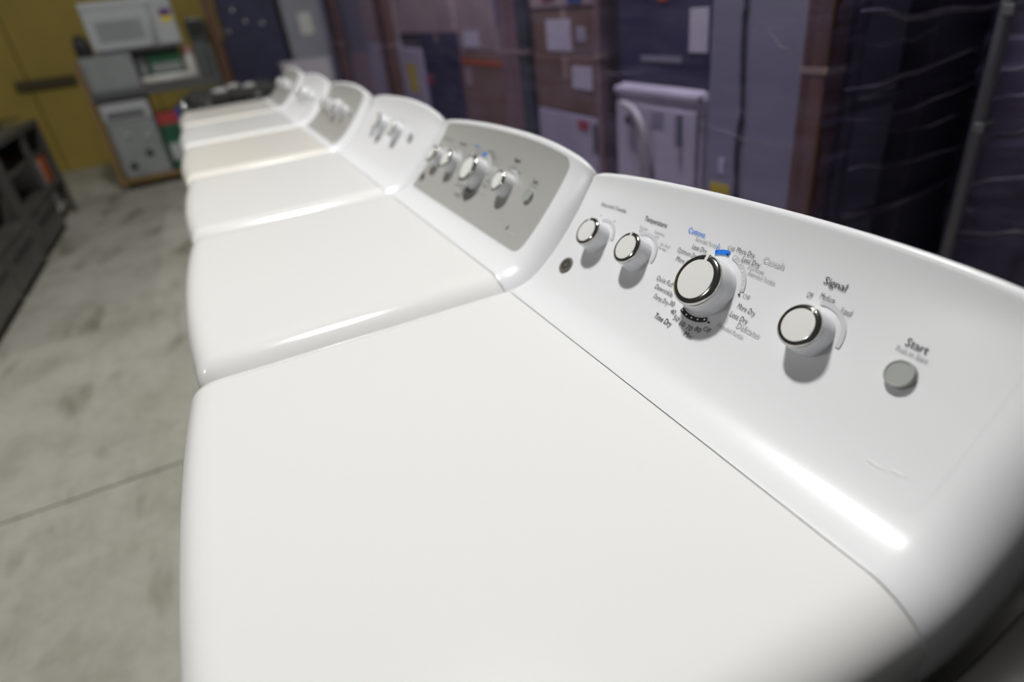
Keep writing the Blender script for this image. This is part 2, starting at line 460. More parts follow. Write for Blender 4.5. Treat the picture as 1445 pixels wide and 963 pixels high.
def full_controls(root, panel, dark_mark):
    for i, (t, y, s, w, k) in enumerate(LETTERS):
        m, ch, bold = INK[k]
        if t in SMALL or (t == 'Delicates' and k == 'g'): ch = .0040
        part('lettering', ('txt', i), lambda: text_mesh(t, y, s, w, ch, bold), m, panel)
    knob(root, .6007, .1447, .0205, .025, -28); knob(root, .5075, .1481, .0210, .025, -13)
    knob(root, .3694, .1491, .0295, .030, -4); knob(root, .2332, .1524, .0208, .025, 19)
    for y, s, a0, a1 in ((.6007, .1460, -25, 80), (.5075, .1495, -38, 95), (.2332, .1535, -15, 95)):
        skirt_ring(panel, y, s, .0280, .0325, a0, a1, M_ARC)
    # programme dial: blue, grey and black arcs with stops
    y, s = .371, .1505
    skirt_ring(panel, y, s, .0405, .0465, -27, 1, M_INKU, 'blue_arc')
    skirt_ring(panel, y, s, .0400, .0455, 9, 76, M_ARC)
    skirt_ring(panel, y, s, .0375, .0430, 146, 206, M_INKB, 'black_arc')
    for a in range(15, 75, 14): dot(panel, y - .0428 * math.sin(math.radians(a)), s + .0428 * math.cos(math.radians(a)), .0011, M_WDOT, .0017)
    for a in range(150, 206, 13): dot(panel, y - .0403 * math.sin(math.radians(a)), s + .0403 * math.cos(math.radians(a)), .0012, M_WDOT, .0017)
    for yy, ss in ((.3725, .1925), (.3300, .1570), (.3440, .1150)): dot(panel, yy, ss, .0014, M_INKB)
    for yy, ss in ((.6219, .1796), (.5869, .1793)): dot(panel, yy, ss, .0013, M_INKG)
    def tick(): return mesh('blue_tick', [face(ss, yy, .0018) for yy, ss in ((.3905, .1905), (.3893, .1905), (.3893, .2005), (.3905, .2005))], [(0, 1, 2, 3)])
    part('blue_tick', 'btick', tick, M_INKU, panel)
    b = part('start_button', 'sbtn', lambda: lathe_mesh('start_button', [(.0125, 0), (.0125, .0048), (.0118, .0062), (.0104, .0064), (.0100, .0058), (.001, .0058)], 40), M_BTN, root)
    b.matrix_local = face_frame(.1418, .1536)
    g = part('badge', 'badge', lambda: lathe_mesh('badge', [(.0130, 0), (.0130, .0016), (.0122, .0024), (.0112, .0024), (.0106, .0018), (.001, .0018)], 40), M_BADGE, root)
    g.matrix_local = face_frame(.6288, .0881)
    def swirl():
        vs = []; fs = []; n = 30
        for i in range(n + 1):
            a = i / n * 4 * math.pi; r = .0085 - .0055 * i / n
            for dr in (-.0005, .0005): vs.append(((r + dr) * math.cos(a), (r + dr) * math.sin(a), .0024))
        for i in range(n): fs.append((2 * i, 2 * i + 1, 2 * i + 3, 2 * i + 2))
        return mesh('badge_emblem', vs, fs)
    part('badge_emblem', 'swirl', swirl, M_CHROME, g)
    # low at the near panel end: dark print on grey, plain pale dashes on white
    def bar(y_, s_, w_, h_): return mesh('panel_mark', [face(ss, yy, .0005) for yy, ss in ((y_ + w_, s_ - h_), (y_ - w_, s_ - h_), (y_ - w_, s_ + h_), (y_ + w_, s_ + h_))], [(0, 1, 2, 3)])
    def bar2(y_, s_, w_, h_): return mesh('panel_mark', [face(ss, yy, .0013) for yy, ss in ((y_ + w_, s_ - h_), (y_ - w_, s_ - h_), (y_ - w_, s_ + h_), (y_ + w_, s_ + h_))], [(0, 1, 2, 3)])
    if dark_mark:
        skirt_ring(panel, .1480, .0860, .0015, .0040, -200, 90, M_INK, 'panel_mark', .0013, 14)
        part('panel_mark', 'mbar', lambda: bar2(.1255, .081, .0135, .0010), M_INKS, panel)
    else:
        part('panel_mark', 'm1', lambda: bar(.1157, .0791, .007, .0013), M_WDOT, panel)
        part('panel_mark', 'm2', lambda: bar(.0978, .0826, .005, .0016), M_WDOT, panel)

def dryer(k, label, panel_kind, dx=0.0, top=M_TOPW, ctl='full', dz=0.0):
    t = thing('clothes_dryer', label, 'dryer', (dx, k * PITCH, dz), 'clothes dryers lined up in a row')
    part('cabinet', 'cab', cabinet_mesh, M_BODY, t)
    part('top_panel', 'top', top_mesh, top, t)
    part('console', 'con', console_mesh, M_ENAMEL, t)
    def seam_shade():
        bm = bmesh.new(); add_box(bm, XS - .003, XS + .004, Y0 + .006, Y1 - .006, T - .060, T - .040); add_box(bm, XS - .003, XS + .004, Y0 + .05, Y1 - .05, T - .040, T - .004); return bm_mesh('seam_shade_strip', bm)
    part('seam_shade_strip', 'seam_shade', seam_shade, M_DARKGAP, t)  # black strip that puts the seam's shade into colour
    d = part('door', 'door', door_mesh, M_ENAMEL, t)
    def hnd():
        bm = bmesh.new(); add_box(bm, -.050, -.034, Y1 - .19, Y1 - .165, .40, .60, .006); return bm_mesh('handle', bm)
    part('handle', 'dh', hnd, M_KNOB, d)
    for x in (.05, .60):
        for y in (Y0 + .06, Y1 - .06):
            f = part('foot', 'foot', lambda: lathe_mesh('foot', [(.022, 0), (.022, .012), (.012, .016), (.012, .034)], 16, cap0=True), M_RUBBER, t)
            f.location = (x, y, -dz)
    s0 = .056 if panel_kind != 'grey_low' else .026
    pm = M_ENAMEL if panel_kind == 'white' else M_PANELG
    p = part('control_panel', ('pan', s0, panel_kind), lambda: panel_mesh(s0, .2470, h=.0006 if panel_kind != 'white' else .00012), pm, t)
    if ctl == 'full': full_controls(t, p, panel_kind != 'white')
    elif ctl == 'four':
        for y, R, H, a in ((.585, .0205, .025, 0), (.480, .0205, .025, 10), (.35, .0295, .030, -5), (.225, .0208, .025, 15)): knob(t, y, .150, R, H, a)
        b = part('start_button', 'sbtn', None, M_BTN, t); b.matrix_local = face_frame(.1418, .1536)
    elif ctl == 'two':
        for y, R, H, a in ((.425, .0260, .030, -5), (.270, .0225, .027, 12)):
            knob(t, y, .160, R, H, a); skirt_ring(p, y, .160, .034, .037, -120, 120, M_INKS)
        b = part('start_button', 'sbtn', None, M_BTN, t); b.matrix_local = face_frame(.150, .160)
        g = part('badge', 'badge', None, M_BADGE, t); g.matrix_local = face_frame(.50, .125)
    elif ctl == 'three':
        for y, R, H, a in ((.52, .0215, .025, -5), (.38, .0295, .030, 0), (.23, .0215, .025, 12)): knob(t, y, .150, R, H, a)
        b = part('start_button', 'sbtn', None, M_BTN, t); b.matrix_local = face_frame(.150, .150)
    return t

dryer(0, 'nearest white dryer with white control panel and readable blue and black lettering', 'white')
dryer(1, 'second white dryer from the camera, with silver-grey control panel and four knobs', 'grey', .008)
dryer(2, 'third white dryer from the camera, white panel with two knobs', 'white', .010, ctl='two')
dryer(3, 'fourth dryer from the camera, ivory top and grey panel down to the top', 'grey_low', .002, M_TOPWARM, 'four')
dryer(4, 'fifth dryer from the camera, white panel, between two grey-panelled dryers', 'white', -.004, ctl='three')
dryer(5, 'farthest dryer of the row, grey panel, next to the black gas range', 'grey_low', -.006, M_TOPWARM, 'four')

# dark machine added at the near end to block light from the gap
M_GRAPH = mat('graphite_enamel', (0.022, 0.021, 0.019), 0.5)
t = thing('washing_machine', 'added dark graphite machine keeping light out of the gap beside the nearest dryer, only its edge at lower right', 'washer', (.0, -PITCH - .008, 0))
t.scale = (1, 1, .95)
part('cabinet', 'cab', cabinet_mesh, M_GRAPH, t)
part('top_panel', 'top', top_mesh, M_GRAPH, t)
part('console', 'con', console_mesh, M_GRAPH, t)
def lid():
    bm = bmesh.new(); add_box(bm, .03, .43, Y0 + .09, Y1 - .09, T - .001, T + .012, .008, 3); return bm_mesh('lid', bm)
part('lid', 'lid', lid, M_GRAPH, t)
for x in (.05, .60):
    for y in (Y0 + .06, Y1 - .06):
        f = part('foot', 'foot', None, M_RUBBER, t); f.location = (x, y, 0)

# ---------------------------------------------------------------- gas range past the last dryer
M_BLK = mat('black_glass', (0.02, 0.02, 0.021), 0.15, coat=0.5)
M_IRON = mat('cast_iron', (0.03, 0.03, 0.03), 0.55, bump=.3, bscale=200)
M_STEEL = mat('brushed_steel', (0.45, 0.45, 0.44), 0.3, metal=1.0, noise=.1, nscale=60)
M_DULL = mat('dull_aluminium', (0.34, 0.34, 0.33), 0.6, metal=.2, noise=.2, nscale=30)
M_STEELD = mat('dark_steel', (0.12, 0.12, 0.115), 0.42, metal=.6, noise=.25, nscale=8)
gy = 6 * PITCH + .02
t = thing('gas_range', 'black gas range with iron grates standing past the last dryer', 'stove', (.3, gy + .38, 0))
box('body', .0, .62, gy, gy + .76, .04, T - .03, M_STEELD, t, .006)
box('plinth', .05, .6, gy + .02, gy + .74, 0, .04, M_RUBBER, t, .002)
box('cooktop', -.02, .63, gy - .0, gy + .76, T - .03, T + .005, M_BLK, t, .008)
box('oven_door', -.03, .0, gy + .02, gy + .74, .22, .70, M_BLK, t, .006)
box('control_strip', -.03, .0, gy + .0, gy + .76, .71, T - .035, M_STEEL, t, .006)
tube('oven_handle', [(-.07, gy + .06, .66), (-.07, gy + .70, .66)], .011, M_STEEL, t)
for i in range(5):
    kn = link('range_knob', cached('rk', lambda: lathe_mesh('range_knob', [(.026, 0), (.026, .010), (.0255, .012), (.0125, .0302), (.011, .031), (.003, .031)], 24)), M_CHROME, t)
    kn.location = Vector((.012 - .3, .06 + i * .16 - .38, T + .005))
for bx in (.14, .46):
    for by in (.18, .58):
        b = link('burner', cached('bn', lambda: lathe_mesh('burner', [(.055, 0), (.055, .012), (.045, .018), (.045, .026), (.038, .03), (.03, .03)], 24)), M_STEEL, t)
        b.location = Vector((bx - .3, by - .38, T + .005))
for gx in (0, 1):
    o0 = gy + .02 + gx * .37; o1 = o0 + .35; z0, z1 = T + .005, T + .055
    bm = bmesh.new(); ox, oy = .3, gy + .38
    for yy in (o0, (o0 + o1) / 2 - .006, o1 - .012): add_box(bm, .05 - ox, .58 - ox, yy - oy, yy + .012 - oy, T + .035, z1, .002, 1)
    for xx in (.05, .14, .29, .46, .568): add_box(bm, xx - ox, xx + .012 - ox, o0 - oy, o1 - oy, T + .035, z1, .002, 1)
    for xx in (.05, .568):
        for yy in (o0, o1 - .012): add_box(bm, xx - ox, xx + .012 - ox, yy - oy, yy + .012 - oy, z0, z1, .002, 1)
    link('grate', bm_mesh('grate', bm), M_IRON, t)
# loose burner parts lying on the grates
for i, (x, y, r) in enumerate(((.24, .16, .05), (.33, .36, .045), (.42, .22, .04))):
    b = link('burner_cap', cached(('bc', r), lambda: lathe_mesh('burner_cap', [(r, 0), (r * 1.05, .008), (r * .9, .02), (r * .5, .026)], 24, cap0=True)), M_DULL)
    b.location = (x, gy + y, T + .056)
    tag(b, ['large steel burner cap lying on the near grate of the range', 'steel burner cap lying in the middle of the range', 'small steel burner cap lying on the grate near the wall'][i], 'burner cap', 'loose burner caps on the range')

# ---------------------------------------------------------------- wooden rack with appliances in front of the yellow wall
M_WOOD = mat('pine_wood', (0.27, 0.165, 0.06), 0.7, noise=.35, nscale=6, stretch=(8, 8, 1))
M_WOODD = mat('dark_wood', (0.12, 0.065, 0.04), 0.7, noise=.4, nscale=6, stretch=(10, 10, .8))
M_GREYP = mat('grey_paint', (0.27, 0.29, 0.29), 0.45, noise=.12, nscale=5)
M_GREYL = mat('light_grey_plastic', (0.42, 0.44, 0.45), 0.4)
M_GREYD = mat('dark_grey_plastic', (0.09, 0.095, 0.10), 0.45)
M_WHITEP = mat('white_plastic', (0.60, 0.59, 0.56), 0.4)
M_GREEN = mat('green_print', (0.02, 0.12, 0.06), 0.5, noise=.4, nscale=14)
M_RED = mat('red_print', (0.38, 0.04, 0.05), 0.5)
M_PINK = mat('pink_print', (0.50, 0.24, 0.27), 0.5)
M_BLUE = mat('blue_print', (0.03, 0.08, 0.34), 0.5)
M_PURP = mat('purple_print', (0.12, 0.03, 0.16), 0.5)
M_YELP = mat('yellow_print', (0.62, 0.50, 0.02), 0.5)
M_ORNG = mat('orange_print', (0.50, 0.10, 0.015), 0.5)
RX0, RX1, RY0, RY1 = -.86, .36, 7.18, 7.72
t = thing('shelf_rack', 'wooden rolling rack holding appliances before the yellow wall', 'rack', ((RX0 + RX1) / 2, (RY0 + RY1) / 2, 0))
for x in (RX0, RX1 - .05):
    for y in (RY0, RY1 - .05): box('post', x, x + .05, y, y + .05, .06, 1.205, M_WOOD if x < -.5 else M_GREYD, t, .004)
SHZ = [.06, .865]
for i, z in enumerate(SHZ):
    for q in range(3): box('shelf_board', RX0 + .002, RX1 - .002, RY0 + .055 + q * .145, RY0 + .195 + q * .145, z, z + .025, M_WOOD if i == 0 else M_GREYD, t, .003)
    box('shelf_rail', RX0 + .051, RX1 - .051, RY0 + .002, RY0 + .05, z - (.0 if i == 0 else .02), z + .045, M_WOOD if i == 0 else M_GREYD, t, .003)
for x in (RX0 + .08, RX1 - .08):
    for y in (RY0 + .07, RY1 - .07):
        tube('caster', [(x - .015, y, .03), (x + .015, y, .03)], .03, M_RUBBER, t, 14)
# bottom shelf
z = SHZ[0] + .026
t = thing('wall_oven', 'grey appliance with two dark holes on the bottom shelf of the rack', 'oven', (-.58, 7.42, z))
box('body', -.80, -.36, 7.24, 7.64, z, z + .745, M_GREYP, t, .012)
box('front_plate', -.785, -.375, 7.228, 7.24, z + .02, z + .54, M_GREYP, t, .006)
box('control_band', -.79, -.37, 7.222, 7.24, z + .56, z + .735, M_GREYL, t, .006)
box('band_slot', -.75, -.42, 7.217, 7.224, z + .585, z + .64, M_GREYD, t, .004)
for (hx, hz) in ((-.69, .13), (-.51, .23)):
    o = tube('port', [(hx, 7.229, z + hz), (hx, 7.220, z + hz)], .035, M_DARKGAP, t, 18)
for (hx, hz) in ((-.64, .42), (-.47, .38)):
    tube('bolt', [(hx, 7.229, z + hz), (hx, 7.215, z + hz)], .022, M_GREYL, t, 12)
for i, (x0, x1, h, m, lb, ct) in enumerate(((-.335, -.155, .46, M_GREEN, 'green printed box with red lid beside the grey oven on the rack', 'box'),
                                   (-.150, -.07, .50, M_BLUE, 'narrow blue box upright between two green boxes on the rack', 'box'), (-.065, .28, .46, M_GREEN, 'wide green box at the right end of the bottom rack shelf', 'box'))):
    t = thing('carton', lb, ct, ((x0 + x1) / 2, 7.4, z), 'printed boxes on the bottom shelf of the rack')
    box('body', x0, x1, 7.24, 7.60, z, z + h, m, t, .004)
    box('lid', x0 - .002, x1 + .002, 7.237, 7.603, z + h, z + h + .10, M_RED if i != 1 else M_BLUE, t, .004)
    box('print_patch', x0 + .02, x1 - .02, 7.236, 7.2405, z + h * .25, z + h * .6, [M_GREYL, M_BLUE, M_GREYD][i], t, .0005)
# middle shelf
z = SHZ[1] + .046
t = thing('grey_carton', 'plain grey carton on the middle rack shelf below the microwave', 'box', (-.58, 7.42, z))
box('body', -.80, -.36, 7.24, 7.62, z, z + .30, M_GREYP, t, .006)
box('flap', -.80, -.585, 7.24, 7.62, z + .30, z + .308, M_GREYP, t, .002); box('flap', -.575, -.36, 7.24, 7.62, z + .30, z + .308, M_GREYP, t, .002)
box('tape', -.60, -.56, 7.238, 7.2405, z + .02, z + .30, M_GREYP, t, .0005)
for i, (x0, x1, h, m, lb) in enumerate(((-.345, -.25, .278, M_GREYD, 'dark narrow box next to the grey carton on the rack'), (-.24, .06, .278, M_GREEN, 'green and grey patterned box behind the white tube on the rack'))):
    t = thing('carton', lb, 'box', ((x0 + x1) / 2, 7.45, z), 'printed boxes on the middle shelf of the rack')
    box('body', x0, x1, 7.34, 7.6, z, z + h, m, t, .004)
    box('print_patch', x0 + .02, x1 - .015, 7.337, 7.3405, z + .10, z + .18, M_GREYP, t, .0005)
    box('lid', x0 - .002, x1 + .002, 7.338, 7.602, z + h, z + h + .03, M_PURP if i == 0 else M_GREYD, t, .003)
t = thing('white_tube', 'shiny white tube lying along the middle rack shelf', 'tube', (-.12, 7.28, z))
tube('tube_body', [(-.34, 7.29, z + .042), (.12, 7.29, z + .042)], .04, M_WHITEP, t, 18)
tube('end_cap', [(.12, 7.29, z + .042), (.15, 7.29, z + .042)], .042, M_GREYL, t, 18)
t = thing('cream_canister', 'cream canister with pink lid at right of the middle rack shelf', 'canister', (.125, 7.42, z))
o = link('canister_body', lathe_mesh('canister_body', [(.05, 0), (.055, .02), (.055, .20), (.045, .23)], 24, cap0=True), M_WHITEP, t)
o = link('lid', lathe_mesh('lid', [(.048, .231), (.05, .27), (.04, .285)], 24, cap0=True), M_PINK, t)
# over-the-range microwave on top
z = 1.2205
t = thing('microwave_oven', 'white over-the-range microwave with grey window on top of the rack', 'microwave', (-.26, 7.42, z))
box('body', -.64, .12, 7.26, 7.64, z, z + .43, M_GREYL, t, .008)
d = box('door', -.636, -.08, 7.225, 7.26, z + .03, z + .36, M_GREYL, t, .01)
box('window', -.56, -.17, 7.221, 7.228, z + .10, z + .27, M_GREYP, d, .003)
tube('handle', [(-.11, 7.20, z + .06), (-.11, 7.20, z + .33)], .011, M_GREYL, d)
box('control_pad', -.07, .116, 7.228, 7.26, z + .03, z + .36, M_GREYL, t, .006)
box('vent_grille', -.636, .116, 7.235, 7.262, z + .366, z + .415, M_GREYL, t, .004)
box('sticker', .0, .10, 7.226, 7.2285, z + .26, z + .325, M_PURP, t, .0005)
box('sticker', .0, .10, 7.226, 7.2285, z + .215, z + .26, M_YELP, t, .0005)
t = thing('dark_box', 'dark grey box under the rounded appliance at the right rack end', 'box', (.25, 7.5, SHZ[1] + .046))
box('body', .19, .305, 7.30, 7.62, SHZ[1] + .046, 1.21, M_GREYD, t, .006)
box('lid', .188, .307, 7.298, 7.622, 1.2102, 1.2202, M_GREYD, t, .002)
t = thing('dark_fan_heater', 'dark grey rounded appliance at the right of the microwave on the rack', 'appliance', (.25, 7.45, z))
box('body', .19, .36, 7.30, 7.60, z, z + .22, M_GREYD, t, .03)
box('grille', .205, .345, 7.294, 7.302, z + .05, z + .20, M_DARKGAP, t, .002)
t = thing('black_kettle', 'small black kettle at the left of the microwave on the rack', 'kettle', (-.735, 7.36, z))
link('kettle_body', lathe_mesh('kettle_body', [(.06, 0), (.07, .01), (.072, .08), (.055, .16), (.03, .18), (.01, .19)], 24, cap0=True), M_RUBBER, t)
tube('kettle_handle', curve_pts([(-.735, 7.29, z + .05), (-.735, 7.24, z + .08), (-.735, 7.245, z + .15), (-.735, 7.32, z + .165)], 4), .009, M_RUBBER, t)

# ---------------------------------------------------------------- dark metal carts along the aisle
M_CART = mat('cart_metal', (0.11, 0.107, 0.095), 0.45, metal=.3, noise=.3, nscale=5)
def cart(name, label, xf, y0, y1, h, mid, bays=2):
    depth = .62
    t = thing(name, label, 'cart', (xf - depth / 2, (y0 + y1) / 2, 0), 'dark metal carts along the aisle')
    for x in (xf - depth, xf - .045):
        for y in (y0, mid - .022, y1 - .045): box('post', x, x + .045, y, y + .045, .0, h, M_CART, t, .004)
    box('back_panel', xf - depth - .012, xf - depth - .001, y0, y1, .02, h, M_CART, t, .002)
    box('end_panel', xf - depth + .046, xf - .046, y1 - .03, y1 - .018, .1, h - .06, M_CART, t, .002)
    for z in (.06, .30, .55, h - .035):
        box('shelf', xf - depth + .046, xf - .046, y0 + .046, y1 - .046, z, z + .025, M_CART, t, .003)
    for z in (.285, h - .05):
        box('front_rail', xf - .04, xf - .004, y0 + .046, y1 - .046, z, z + .05, M_CART, t, .004)
    for a, b in ((y0 + .05, mid - .026), (mid + .026, y1 - .05))[:bays]:
        d = box('drawer', xf - .05, xf + .012, a, b, .05, .275, M_CART, t, .008)
        box('drawer_pull', xf + .0125, xf + .024, a + .08, b - .08, .215, .235, M_DARKGAP, d, .003)
    return t
cart('metal_cart', 'nearer dark metal cart at the left edge, with drawers below', -1.21, 3.45, 5.10, .80, 4.3)
cart('metal_cart', 'farther dark metal cart, holding an orange box, beyond the nearer cart', -1.22, 5.18, 6.76, .82, 6.08, 1)
def small_box(name, label, cat, x0, x1, y0, y1, z, h, m, m2, grp=None):
    t = thing(name, label, cat, ((x0 + x1) / 2, (y0 + y1) / 2, z), grp)
    box('body', x0, x1, y0, y1, z, z + h, m, t, .005)
    box('print_band', x1 - .001, x1 + .0012, y0 + .02, y1 - .02, z + h * .2, z + h * .75, m2, t, .0004)
    return t
small_box('orange_box', 'orange box standing on a shelf of the farther metal cart', 'box', -1.62, -1.27, 6.42, 6.66, .326, .215, M_ORNG, M_ORNG)
small_box('white_box', 'white box beside the orange box on the farther metal cart', 'box', -1.62, -1.27, 6.27, 6.40, .326, .20, M_WHITEP, M_GREYL)
small_box('white_box', 'white box on the bottom shelf of the farther metal cart', 'box', -1.62, -1.27, 6.36, 6.56, .0855, .15, M_WHITEP, M_GREYL)
small_box('pale_box', 'pale box on the lower shelf of the nearer metal cart', 'box', -1.65, -1.28, 3.9, 4.2, .326, .2, M_GREYL, M_WHITEP)
for i, (x, y, r, z0) in enumerate(((-1.48, 5.45, .11, .822), (-1.50, 5.85, .09, .822), (-1.48, 6.35, .10, .822), (-1.5, 4.6, .12, .802))):
    t = thing('steel_pan', ['wide steel pan on top of the farther cart, at its near end', 'smaller steel pan in the middle of the farther cart top', 'steel pan at the far end of the farther cart top', 'steel pan on top of the nearer metal cart'][i], 'pan', (x, y, z0), 'steel pans on the carts')
    o = link('pan_body', cached(('pan', r), lambda: lathe_mesh('pan_body', [(r * .85, 0), (r, .05), (r * .98, .05), (r * .83, .006), (.005, .006)], 24, cap0=True)), M_STEEL, t)
    tube('pan_handle', [(x + r * .95, y, z0 + .04), (x + r + .14, y - .04, z0 + .055)], .008, M_RUBBER, t)

# ---------------------------------------------------------------- film-wrapped stock behind the dryers
M_CARD = mat('cardboard', (0.22, 0.135, 0.095), 0.75, noise=.22, nscale=4)
M_CARD2 = mat('cardboard_pale', (0.40, 0.31, 0.32), 0.75, noise=.2, nscale=4)
M_LILAC = mat('white_carton', (0.48, 0.45, 0.52), 0.7, noise=.15, nscale=4)
M_NAVY = mat('navy_carton', (0.035, 0.035, 0.085), 0.5, noise=.3, nscale=5)
M_FRIDGE = mat('grey_fridge_side', (0.28, 0.28, 0.33), 0.45, noise=.08, nscale=4)
M_WASHB = mat('washer_back_white', (0.58, 0.55, 0.60), 0.5, noise=.1, nscale=6)
M_DKUNIT = mat('dark_unit', (0.11, 0.105, 0.12), 0.4, noise=.3, nscale=4)
M_PAPER = mat('paper_label', (0.62, 0.60, 0.66), 0.7, noise=.1, nscale=60)
M_POSTG = mat('green_grey_post', (0.05, 0.075, 0.075), 0.6, noise=.3, nscale=5)
M_POSTB = mat('brown_post', (0.17, 0.085, 0.055), 0.7, noise=.45, nscale=8, stretch=(6, 6, .5))
M_PINKPOST = mat('pinkish_post', (0.27, 0.17, 0.17), 0.7, noise=.3, nscale=6, stretch=(6, 6, .6))
XB = 1.60
def carton(label, y0, y1, z0, z1, m, x0=XB, x1=2.25, tape=True, name='carton', cat='box', patches=(), grp=None, bev=.006):
    """patches: (y0, y1, z0, z1, material, name) on the face towards the dryers, z relative to the dryer tops"""
    t = thing(name, label, cat, ((x0 + x1) / 2, (y0 + y1) / 2, z0), grp)
    b = box('body', x0, x1, y0, y1, z0, z1, m, t, bev)
    ym = (y0 + y1) / 2
    if tape:
        box('flap', x0 + .004, x1 - .004, y0 + .004, ym - .003, z1, z1 + .004, m, t, .001)
        box('flap', x0 + .004, x1 - .004, ym + .003, y1 - .004, z1, z1 + .004, m, t, .001)
        box('tape', x0 - .0012, x0 + .0005, ym - .025, ym + .025, z1 - min(.12, (z1 - z0) * .4), z1, MATS['pale_tape'], t, .0003)
    for (a, b_, c, d, pm, nm) in patches:
        box(nm, x0 - .003, x0 - .0002, a, b_, T + c, T + d, pm, t, .0008)
    return t
mat('pale_tape', (0.36, 0.27, 0.20), 0.35)
def post(label, y0, y1, m, x0=XB - .045, x1=XB - .005, h=2.0, name='timber_post', cat='post'):
    t = thing(name, label, cat, ((x0 + x1) / 2, (y0 + y1) / 2, 0), 'upright posts in front of the wrapped stock')
    box('upright', x0, x1, y0, y1, 0, h, m, t, .006)
    box('foot_plate', x0 - .005, x1 + .004, y0 - .008, y1 + .008, 0, .012, M_STEELD, t, .002)
    for z in (.45, 1.05, 1.62): box('strap', x0 - .002, x1 - .001, y0 - .002, y1 + .002, z, z + .016, MATS['pale_tape'], t, .001)
    return t

# dark wrapped unit whose end faces the camera, thick brown corner post
t = thing('dark_cabinet', 'tall black shelved unit under film at the right, behind the nearest console', 'cabinet', (2.1, 1.3, 0))
box('body', 1.96, 2.62, 1.061, 1.54, 0, 2.1, M_DKUNIT, t, .01)
for z in (.30, .62, .94, 1.26, 1.58):
    box('shelf_edge', 1.64, 2.60, 1.03, 1.06, z, z + .03, M_DKUNIT, t, .004)
box('side_rail', 1.615, 1.655, 1.03, 1.06, 0, 2.1, M_DKUNIT, t, .004)
post('thick brown wooden corner post beside the grey refrigerator side', 1.035, 1.115, M_POSTB, XB - .07, XB - .005)
# grey refrigerator with hanging cord
t = thing('refrigerator', 'grey refrigerator side with black cord hanging down, under film', 'refrigerator', (1.78, 1.33, 0))
box('body', XB, 1.94, 1.125, 1.535, .03, 1.85, M_FRIDGE, t, .012)
box('edge_trim', XB - .006, XB + .001, 1.128, 1.148, .04, 1.84, M_FRIDGE, t, .002)
tube('power_cord', curve_pts([(XB - .008, 1.385, T + .62), (XB - .008, 1.388, T + .27), (XB - .008, 1.380, T + .10), (XB - .008, 1.372, T + .0), (XB - .008, 1.384, T - .08), (XB - .008, 1.378, T - .2), (XB - .008, 1.36, T - .45)], 6), .0065, M_RUBBER, t)
box('care_tag', XB - .003, XB, 1.44, 1.465, T - .20, T - .15, M_PAPER, t, .0006)
box('yellow_sticker', XB - .003, XB, 1.41, 1.50, T - .27, T - .235, M_YELP, t, .0006)
for y in (1.17, 1.49):
    for x in (1.65, 1.89): tube('foot', [(x, y, 0), (x, y, .031)], .02, M_RUBBER, t, 10)
# white washer seen from the back
t = thing('washing_machine', 'white washer back with looped drain hose, under film behind the nearest dryer', 'washer', (1.9, 1.81, 0))
box('body', XB + .01, 2.25, 1.56, 2.085, .02, T + .05, M_WASHB, t, .035)
box('back_plate', XB, XB + .012, 1.585, 2.06, .10, T - .02, M_WASHB, t, .006)
box('top_lip', XB - .004, XB + .02, 1.575, 2.07, T + .008, T + .036, M_WASHB, t, .008)
tube('drain_hose', curve_pts([(XB - .02, 1.98, T - .02), (XB - .03, 1.90, T - .035), (XB - .035, 1.845, T - .08), (XB - .03, 1.825, T - .16), (XB - .02, 1.83, T - .30), (XB - .02, 1.88, T - .5)], 6), .013, M_WHITEP, t)
tube('drain_hose', curve_pts([(XB - .02, 1.93, T - .06), (XB - .025, 1.875, T - .10), (XB - .025, 1.86, T - .19), (XB - .02, 1.87, T - .33)], 6), .010, M_WHITEP, t)
for y in (1.955, 1.905): tube('inlet', [(XB + .001, y, T - .08), (XB - .022, y, T - .08)], .017, M_GREYD, t, 12)
box('label_plate', XB - .003, XB + .001, 1.76, 1.83, T - .09, T - .035, M_FRIDGE, t, .0008)
box('cord_clip', XB - .02, XB + .001, 1.655, 1.675, T - .14, T - .03, M_FRIDGE, t, .004)
for y in (1.62, 2.03):
    for x in (1.67, 2.2): tube('foot', [(x, y, 0), (x, y, .021)], .02, M_RUBBER, t, 10)
carton('dark navy carton with white label stacked on the white washer', 1.57, 2.075, T + .051, T + .72, M_NAVY, XB + .03, 2.24, False,
       patches=((1.575, 1.665, .16, .29, M_PAPER, 'shipping_label'), (1.70, 1.93, .125, .145, M_FRIDGE, 'print_band'), (1.78, 1.83, .315, .36, M_ORNG, 'orange_sticker')))
post('thin pinkish post between the white washer and the brown cartons', 2.095, 2.135, M_PINKPOST)
# carton stacks
G = 'cartons stacked behind the dryers'
carton('pale lilac carton with red print at the bottom of the brown stack', 2.15, 2.74, 0, T - .105, M_LILAC, patches=((2.27, 2.36, -.165, -.125, M_RED, 'red_print'), (2.17, 2.24, -.25, -.13, M_GREYD, 'dark_print')), grp=G, tape=False)
carton('brown carton with square white label, middle of the labelled stack', 2.15, 2.74, T - .10, T + .135, M_CARD, patches=((2.225, 2.385, .005, .095, M_PAPER, 'shipping_label'),), grp=G)
carton('brown carton with hanging paper sheet, above the square-labelled carton', 2.15, 2.74, T + .14, T + .315, M_CARD, XB + .004, 2.25, patches=((2.385, 2.60, .150, .275, M_PAPER, 'paper_sheet'), (2.27, 2.34, .19, .245, M_LILAC, 'round_sticker')), grp=G)
carton('pinkish white carton with red print on top of the labelled stack', 2.15, 2.74, T + .32, T + .70, M_CARD2, patches=((2.50, 2.62, .352, .40, M_RED, 'red_print'), (2.28, 2.40, .335, .42, M_BLUE, 'blue_sticker')), grp=G)
post('dark green-grey upright right of the broad tan post', 2.745, 2.815, M_POSTG, XB - .04, XB - .005, name='metal_post')
